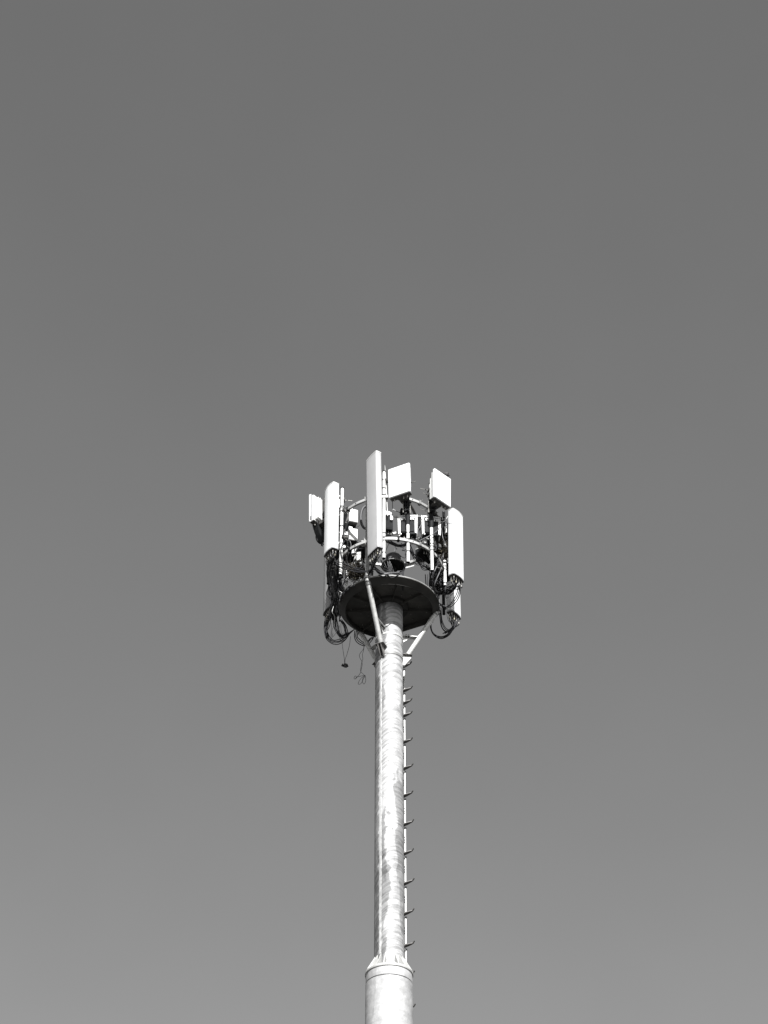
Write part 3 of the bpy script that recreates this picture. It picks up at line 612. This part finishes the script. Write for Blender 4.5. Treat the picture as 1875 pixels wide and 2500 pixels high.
# right interior mass
for i in range(32):
    x = random.uniform(1150, 1290)
    cable([(x+J(20), 880+J(60), random.uniform(-.3, .3)), (x+J(25), 1000+J(30), J(.3)), (1210+J(70), 1100+J(40), J(.3)), (1195+J(45), 1220+J(30), J(.25)), (1205+J(35), 1310+J(25), .2+J(.15))], random.choice((.006, .009, .012)), random.choice(('cable', 'cable', 'cable', 'cable2')), 'cable in the tangle left of the tall right panel', 'cables of the right tangle')
# cables hanging under the lower ring front, and long runs
for i in range(8):
    x0, x1 = 745+J(15)+i*8, 935+J(20)
    cable([(x0, 855+J(8), -1.08), ((x0*2+x1)/3, 885+J(12), -1.05), ((x0+2*x1)/3, 900+J(12), -1.0), (x1, 880+J(15), -.98)], random.choice((.009, .012)), 'cable', 'cable slung under the front of the lower ring', 'cables slung under the lower ring')
for i in range(4):
    cable([(255+J(15), 960+J(25), -.9), (325+J(10), 1025+i*17, -.85), (430+J(15), 1078+i*15+J(7), -.9), (520, 1108+i*8+J(6), -1.0), (590, 1128+J(8), -1.05), (650, 1110+J(20), -1.05)], .0095, 'cable', 'cable running across from the tall left panel to the foot of the tallest panel', 'cross runs left of the tallest panel')
cable([(395, 860, -.75), (368, 930, -.78), (372, 1000, -.8), (400, 1050, -.85), (450, 1080, -.9), (560, 1105, -1.0)], .012, 'cable', 'black cable curving across the front of the capped pipe')
for i in range(9):
    cable([(655+J(14), 1090+J(12), -1.08), (690+i*4, 1130+J(8), -1.05), (740+i*8, 1165-i*3, -1.0), (800+i*8, 1175-i*5, -.95), (862+J(14), 1150-i*4+J(8), -.85), (905, 1130+J(10), -.8)], random.choice((.008, .010, .013)), random.choice(('cable', 'cable', 'cable2')), 'cable trailing over the front rim of the platform from the tallest panel', 'cables trailing over the front rim')
for i in range(4):
    cable([(692+i*15+J(8), 1035+J(20), -.95), (705+i*19+J(8), 1085+J(10), -.9), (742+i*20+J(10), 1122+J(8), -.85), (810+i*14, 1140+J(6), -.8)], .0065, 'cable2', 'grey cable drooping across the mouth of the drum', 'cables across the drum')
for i in range(4):
    cable([(770+i*7, 1035, -.5), (778+i*10, 1080, -.5), (795+i*10, 1130, -.55)], .005, 'cable2', 'thin grey wire hanging inside the drum mouth', 'thin wires in the drum mouth')
o = tag(MB().tube([at(690, 1138, -1.0), at(895, 1140, -.85)], .012, 8).build('conduit', 'cable2'), 'straight dark conduit lying across the front of the platform', 'conduit')
for i in range(9):
    a = [(960+J(12), 880+J(20), -1.0), (985+J(20), 960+J(20), -.9), (1000+i*9, 1040+J(20), -.6), (1080+J(30), 1080+J(25), -.3), (1150+J(10), 1120+J(20), .0)]
    cable(a, random.choice((.005, .007)), 'cable', 'cable looping between the third and fourth pipes', 'cables between third and fourth pipes')
for i in range(5):
    cable([(935+J(8), 1030, -1.0), (925+J(8), 1080, -.95), (912+J(6), 1130, -.9), (905+J(8), 1190, -.95), (903+J(4), 1290, -.6)], .009, 'cable', 'black cable dropping from the foot of the third pipe past the rim', 'cables below the third pipe')
# main feeders running down from the upper kit to the middle, and stray wires on units
cable([(815, 512, -1.3), (812, 560, -1.2), (828, 588, -1.1), (870, 610, -1.0), (912, 640, -.9), (935, 660, -.85)], .006, 'cable', 'thin black wire curling from under the left-facing square antenna')
o = tag(MB().tube([at(820, 583, -1.15), at(838, 596, -1.1)], .012, 8).build('wire_tag', 'white2'), 'tiny white sleeve on the thin wire under the left-facing square antenna', 'sleeve')
for i in range(4):
    cable([(945+i*3, 480, -1.2), (948+J(3), 540, -1.15), (940+J(10), 620, -1.05), (935+J(10), 700, -.95)], .010, 'cable', 'black feed cable dropping from the left-facing square antenna', 'feed cables of the left-facing square antenna')
    cable([(1180+i*4, 520, -1.0), (1185+J(12), 570, -.95), (1160+J(15), 620, -.85), (1140+J(12), 700, -.6)], .010, 'cable', 'black feed cable dropping from the right-facing square antenna', 'feed cables of the right-facing square antenna')
cable([(1250, 690, -.5), (1220, 745, -.7), (1170, 800, -.9), (1100, 830, -.95), (1040, 862, -1.0)], .009, 'cable2', 'grey cable crossing diagonally in front of the fourth pipe')
cable([(1300, 640, -.3), (1260, 690, -.4), (1210, 680, -.5)], .008, 'cable3', 'pale rod-like wire below the capsule antenna')
for i in range(6):
    x = 1040+J(35)
    cable([(1040+J(30), 830+J(20), -.6), (1075+J(30), 880+J(20), -.4), (1130+J(30), 930+J(20), -.2), (1160+J(30), 1010+J(30), .0)], random.choice((.006, .01)), random.choice(('cable', 'cable', 'cable3')), 'cable in the dark tangle under the framed box of the fourth pipe', 'cables under the right framed box')
for i in range(14):
    x = random.uniform(360, 575)
    cable([(x, 900+J(40), random.uniform(-.5, .1)), (x+J(35), 980+J(20), J(.4)), (x+J(45), 1060+J(20), J(.3)), (x+J(50), 1140+J(30), J(.3))], random.choice((.006, .009, .012)), random.choice(('cable',)*5+('cable2', 'cable2', 'cable3')), 'cable in the tangle between the capped pipe and the tallest panel', 'cables of the left inner tangle')
# cables from far left antenna
cable([(120, 720, -.5), (135, 765, -.5), (165, 810, -.45), (195, 850, -.3)], .013, 'cable2', 'grey cable leaving the bottom of the far left antenna')
cable([(150, 790, -.45), (152, 840, -.4), (175, 875, -.35), (215, 890, -.3), (240, 930, -.2)], .012, 'cable', 'black cable curving from the far left antenna behind the tall left panel')
cable([(196, 840, -.45), (198, 870, -.4), (205, 905, -.3)], .009, 'cable', 'thin black cable below the dark pointed cover')
cable([(165, 625, -.62), (190, 650, -.6), (215, 690, -.5)], .010, 'cable2', 'short grey cable lying on the back of the far left antenna')
# thick curved conduit left of the tallest panel
pts = [at(582+44*math.cos(R(a))*1.0, 655+96*math.sin(R(a))*-1, -.2) for a in range(80, 290, 14)]
cablew(pts, .028, 'duct', 'thick grey conduit curving out from behind the tallest panel', name='conduit', n=12)
# white clip tubes
for i, (x, y, l) in enumerate(((420, 1120, 70), (437, 1130, 60), (415, 1190, 90), (515, 1070, 50))):
    o = tag(MB().bar(at(x, y, .1), at(x+8-i*3, y+l, .1), .05, .03, (0, 1, 0)).build('batten', 'white2'), ('narrow white batten left of the twig heap, upper', 'second narrow white batten beside the twig heap', 'lowest white batten right above the platform edge at the left', 'white batten just behind the cross-running cables')[i], 'batten')
# red/pale stray wires in the left bundle
for i, pp in enumerate(([(300, 1430, .0), (290, 1480, 0), (310, 1520, .1), (305, 1590, .3)], [(345, 1290, -.3), (380, 1320, -.3), (378, 1370, -.3)], [(262, 1280, -.4), (240, 1310, -.4), (250, 1340, -.4), (285, 1360, -.3)])):
    cable(pp, .0055, ('cable3', 'cable3', 'cable')[i], ('pale wire wriggling down the lower part of the left bundle', 'short pale wire ending against the platform skirt', 'black wire kinked outwards from the left bundle')[i])

# ------------------------------------------------------------ nests and bird
def sticks(c, sx, sy, sz, n, l, seed, two=.35):
    rnd = random.Random(seed); a, b = MB(), MB()
    for i in range(n):
        p = c+Vector((rnd.gauss(0, sx), rnd.gauss(0, sy), rnd.gauss(0, sz))); d = Vector((rnd.gauss(0, 1), rnd.gauss(0, 1), rnd.gauss(0, .45))).normalized()*l*rnd.uniform(.5, 1.3)
        m = p+Vector((rnd.gauss(0, .012), rnd.gauss(0, .012), rnd.gauss(0, .012)))
        (b if rnd.random() < two else a).tube([p-d/2, m, p+d/2], rnd.uniform(.0022, .004), 5)
    return a, b
for (px, s, n, l, lab, sd_) in (((1240, 960, .0), (.075, .10, .13), 1500, .17, 'brown twig nest packed left of the tall right panel', 3), ((500, 1135, -.1), (.11, .10, .07), 900, .16, 'scruffy twig nest on the platform left of the tallest panel', 5)):
    c = at(*px); o = thing('bird_nest', c, lab, 'nest'); a, b = sticks(c, *s, n, l, sd_)
    a.build('twigs', 'twig', o); b.build('straw', 'twig2', o)
# bird perched on the top edge of the right-facing square antenna
bc = at(1280, 280, -.95); BS = .8
def skin_body(name, nodes, edges, m, parent, lv=2):
    me = bpy.data.meshes.new(name); me.from_pydata([n[0] for n in nodes], edges, []); o = bpy.data.objects.new(name, me); COL.objects.link(o)
    sk = o.modifiers.new('s', 'SKIN'); 
    for i, nd in enumerate(nodes): me.skin_vertices[0].data[i].radius = nd[1] if isinstance(nd[1], tuple) else (nd[1], nd[1])
    me.skin_vertices[0].data[0].use_root = True
    ss = o.modifiers.new('u', 'SUBSURF'); ss.levels = ss.render_levels = lv; sk.use_smooth_shade = True
    me.materials.append(M[m]); 
    dg = bpy.context.evaluated_depsgraph_get(); m2 = bpy.data.meshes.new_from_object(o.evaluated_get(dg)); o.modifiers.clear(); o.data = m2
    if not m2.materials: m2.materials.append(M[m])
    if parent: o.parent = parent; o.matrix_parent_inverse = world(parent).inverted()
    return o
bo = thing('bird', bc-Vector((0, 0, .07)), 'small dark bird perched on the top edge of the right-facing square antenna', 'bird')
try:
    me_n = [((0, 0, 0), .06), ((-.04, 0, .02), .055), ((-.075, 0, .055), .026), ((-.085, 0, .085), .024), ((.045, 0, -.016), .045), ((.08, 0, -.035), (.026, .02)), ((.10, 0, -.05), (.018, .01))]
    me_n = [(tuple(bc+Vector(p)*BS), (tuple(v*BS for v in r) if isinstance(r, tuple) else r*BS)) for p, r in me_n]
    skin_body('body', me_n, [(0, 1), (1, 2), (2, 3), (0, 4), (4, 5), (5, 6)], 'bird', bo)
except Exception as e:
    print('skin failed', e)
    MB().lathe([(.001, -.09), (.03, -.06), (.045, 0), (.03, .06), (.001, .09)], bc, 16, Matrix.Rotation(R(80), 3, 'Y')).build('body', 'bird', bo)
MB().tube([bc+Vector((-.10, 0, .088))*BS, bc+Vector((-.125, 0, .082))*BS], [.004, .001], 6).build('beak', 'beak', bo)
for s in (-1, 1): MB().tube([bc+Vector((0, s*.015, -.03))*BS, bc+Vector((-.004, s*.018, -.12))*BS], .003, 6).build('leg', 'beak', bo)

# ------------------------------------------------------------ small hardware and loose cabling that crowd the ring rails
for zr in (2.10, .93):
    for a in (-70, -47, -12, 8, 33, 52, 62, 118, 140, 200, 240, 262):
        c = pol(a+J(3), RR, zr); rad = Vector((math.sin(R(a)), -math.cos(R(a)), 0)); tan = Vector((math.cos(R(a)), math.sin(R(a)), 0))
        mm = Matrix((tan, rad, Vector((0, 0, 1)))).transposed()
        cl = MB().box(c, (.035+abs(J(.02)), .085, .10), mm, .004).build('rail_clamp_block', 'dark' if (a % 3) else 'steel_dull', tower)
        MB().tube([c+tan*.01-rad*.07+Vector((0, 0, .03)), c+tan*.01+rad*.09+Vector((0, 0, .03))], .006, 6).build('clamp_rod', 'conn', cl)
def adjust_unit(px, yaw, lab, sc=1.0):
    c = at(*px); o = thing('small_amplifier', c, lab, 'amplifier', 'small amplifier boxes clipped inside the rails'); m3 = Matrix.Rotation(R(yaw), 3, 'Z')
    MB().box(c, (.12*sc, .07*sc, .17*sc), m3, .008).build('housing', 'grey', o); MB().box(c+m3 @ Vector((0, -.04*sc, 0)), (.09*sc, .012, .12*sc), m3, .003).build('lid', 'white2', o)
    for k in (-.035, 0, .035): MB().tube([c+m3 @ Vector((k*sc, 0, -.08*sc)), c+m3 @ Vector((k*sc, 0, -.125*sc))], .010, 8).build('connector', 'conn', o)
adjust_unit((1090, 865, -.55), 20, 'small pale box hung beneath the left edge of the right framed radio box')
adjust_unit((1175, 890, -.45), 35, 'small pale box half hidden behind the fourth pipe')
adjust_unit((480, 955, -.3), -15, 'small pale box left of the dark box behind the tallest panel', .9)
adjust_unit((410, 800, -.45), 10, 'small pale box between the capped pipe and the lower stacked white box', .7)
adjust_unit((1120, 1085, .0), 25, 'small pale box hanging in the cables left of the fourth pipe end', .6)
adjust_unit((350, 890, -.6), -30, 'small pale box tight behind the right edge of the tall left panel', .8)
adjust_unit((1222, 905, -.25), 30, 'small pale box just above the nest at the right', .7)
# slanting dark beams inside the ring
for a_, b_, lab in (((1060, 840, -.5), (1235, 960, .0), 'dark slanting strut crossing behind the fourth pipe'), ((1035, 960, -.2), (1140, 1050, .1), 'dark slanting strut below the lower ring at the right'), ((440, 680, -.35), (395, 800, -.3), 'dark slanting strut beside the upper stacked white box'), ((440, 850, -.3), (400, 960, -.25), 'dark slanting strut beside the lower stacked white box')):
    tag(MB().bar(at(*a_), at(*b_), .07, .05).build('slanting_strut', 'dark'), lab, 'strut')
def loose(n, xr, yr, drop, lab, grp, seed, tone=('cable',)*5+('cable2',), rr_=(.0045, .006, .008)):
    rnd = random.Random(seed)
    for i in range(n):
        x, y = rnd.uniform(*xr), rnd.uniform(*yr); yw = rnd.uniform(-.9, .3); x2, y2 = x+rnd.uniform(-90, 90), y+rnd.uniform(*drop); yw2 = yw+rnd.uniform(-.2, .3)
        mx, my = (x+x2)/2+rnd.uniform(-35, 35), max(y, y2)+rnd.uniform(5, 45)
        cable([(x, y, yw), ((x+mx)/2+rnd.uniform(-12, 12), (y+my)/2+10, yw), (mx, my, (yw+yw2)/2), ((x2+mx)/2+rnd.uniform(-12, 12), (y2+my)/2+10, yw2), (x2, y2, yw2)], rnd.choice(rr_), rnd.choice(tone), lab, grp, n=6)
loose(12, (780, 1120), (830, 930), (-30, 130), 'cable looping loosely under the lower ring right of the tallest panel', 'loose loops under the lower ring', 21)
loose(10, (1060, 1270), (650, 850), (-20, 150), 'cable trailing around the right framed radio box', 'loose cables around the right framed box', 22)
loose(6, (860, 1040), (600, 800), (0, 140), 'cable trailing around the left framed radio box', 'loose cables around the left framed box', 23)
loose(11, (350, 570), (640, 900), (0, 160), 'cable trailing around the two stacked white boxes', 'loose cables around the stacked boxes', 24)
loose(9, (380, 600), (1000, 1130), (-20, 90), 'cable lying over the twig heap on the platform', 'loose cables over the left twig heap', 25)
loose(8, (1120, 1290), (980, 1230), (0, 110), 'cable drooping above the right edge of the platform', 'loose cables above the right platform edge', 26)
rnd = random.Random(31)
for i in range(13):                                   # cables lying over the rim, breaking its outline
    a0 = rnd.uniform(-88, 92); p = [pol(a0+rnd.uniform(-2, 2), .95, .06), pol(a0+rnd.uniform(0, 5), 1.02, .06), pol(a0+rnd.uniform(2, 9), 1.065, .03), pol(a0+rnd.uniform(6, 14), 1.06, -.01-rnd.uniform(0, .05)), pol(a0+rnd.uniform(10, 20), 1.06, .05), pol(a0+rnd.uniform(14, 24), .98, .06)]
    cablew(p, rnd.choice((.008, .010, .012)), 'cable', 'short length of black cable slopping over the rim of the platform', 'black cables over the platform rim')
for i in range(5):                                   # loose wires by the left loops
    x = 250+rnd.uniform(0, 150); cable([(x, 1560+rnd.uniform(0, 60), 1.0), (x+rnd.uniform(-40, 20), 1640, 1.0), (x+rnd.uniform(-30, 40), 1700+rnd.uniform(-20, 40), 1.0), (x+rnd.uniform(-10, 60), 1660, 1.0)], .0038, 'cable', 'loose wire curling among the lower left loops', 'loose wires among the lower left loops')

# more brackets and boxes between the rails
for px, yw_, W_, H_2, lab in (((1045, 705, -.45), 5, .10, .30, 'narrow dark box wedged between the two framed radio boxes'), ((905, 610, -.75), 10, .12, .12, 'small dark box above the left framed radio box'),
        ((1215, 700, -.35), 25, .12, .26, 'narrow dark box right of the right framed radio box'), ((1060, 880, -.25), 20, .16, .14, 'flat dark box under the gap between the two framed radio boxes'),
        ((775, 815, -.85), 0, .14, .10, 'flat dark box below the finned box beside the tallest panel'), ((448, 910, -.2), 10, .18, .12, 'flat dark box below the lower stacked white box')):
    radio(at(*px), yw_, 'dark', lab, W=W_, H=H_2, D=.12)
def bracket(px, yaw, w, h, lab):
    c = at(*px); m3 = Matrix.Rotation(R(yaw), 3, 'Z'); o = thing('angle_bracket', c, lab, 'bracket', 'loose-looking steel brackets inside the rails')
    MB().box(c, (w, .008, h), m3, .002).build('plate', 'steel', o); MB().box(c+m3 @ Vector((0, .035, -h/2)), (w, .07, .008), m3, .002).build('flange', 'steel', o)
    for sx in (-.3, .3): q = c+m3 @ Vector((w*sx, -.012, h*.2)); MB().tube([q, q+m3 @ Vector((0, .02, 0))], .009, 6).build('bolt', 'dark', o)
bracket((1175, 860, -.55), 25, .10, .14, 'perforated steel bracket on the fourth pipe just above the lower ring')
bracket((1095, 845, -.45), 15, .12, .07, 'low steel bracket under the left side of the right framed radio box')
bracket((1010, 850, -.8), 20, .05, .06, 'tiny steel bracket on the lower ring right of the third pipe')
bracket((560, 870, -.75), -20, .10, .12, 'ragged steel bracket joining the lower ring to the post left of the tallest panel')
bracket((520, 990, -.4), -15, .09, .22, 'tall steel bracket under the lower ring left of the tallest panel')
bracket((392, 905, -.5), 10, .06, .06, 'small round-holed bracket on the capped pipe at the lower ring')
bracket((935, 610, -1.1), 10, .07, .05, 'small steel bracket in the clamp cluster under the left-facing square antenna')
bracket((1270, 880, -.3), 10, .05, .09, 'small white bracket sticking out of the nest at the right')
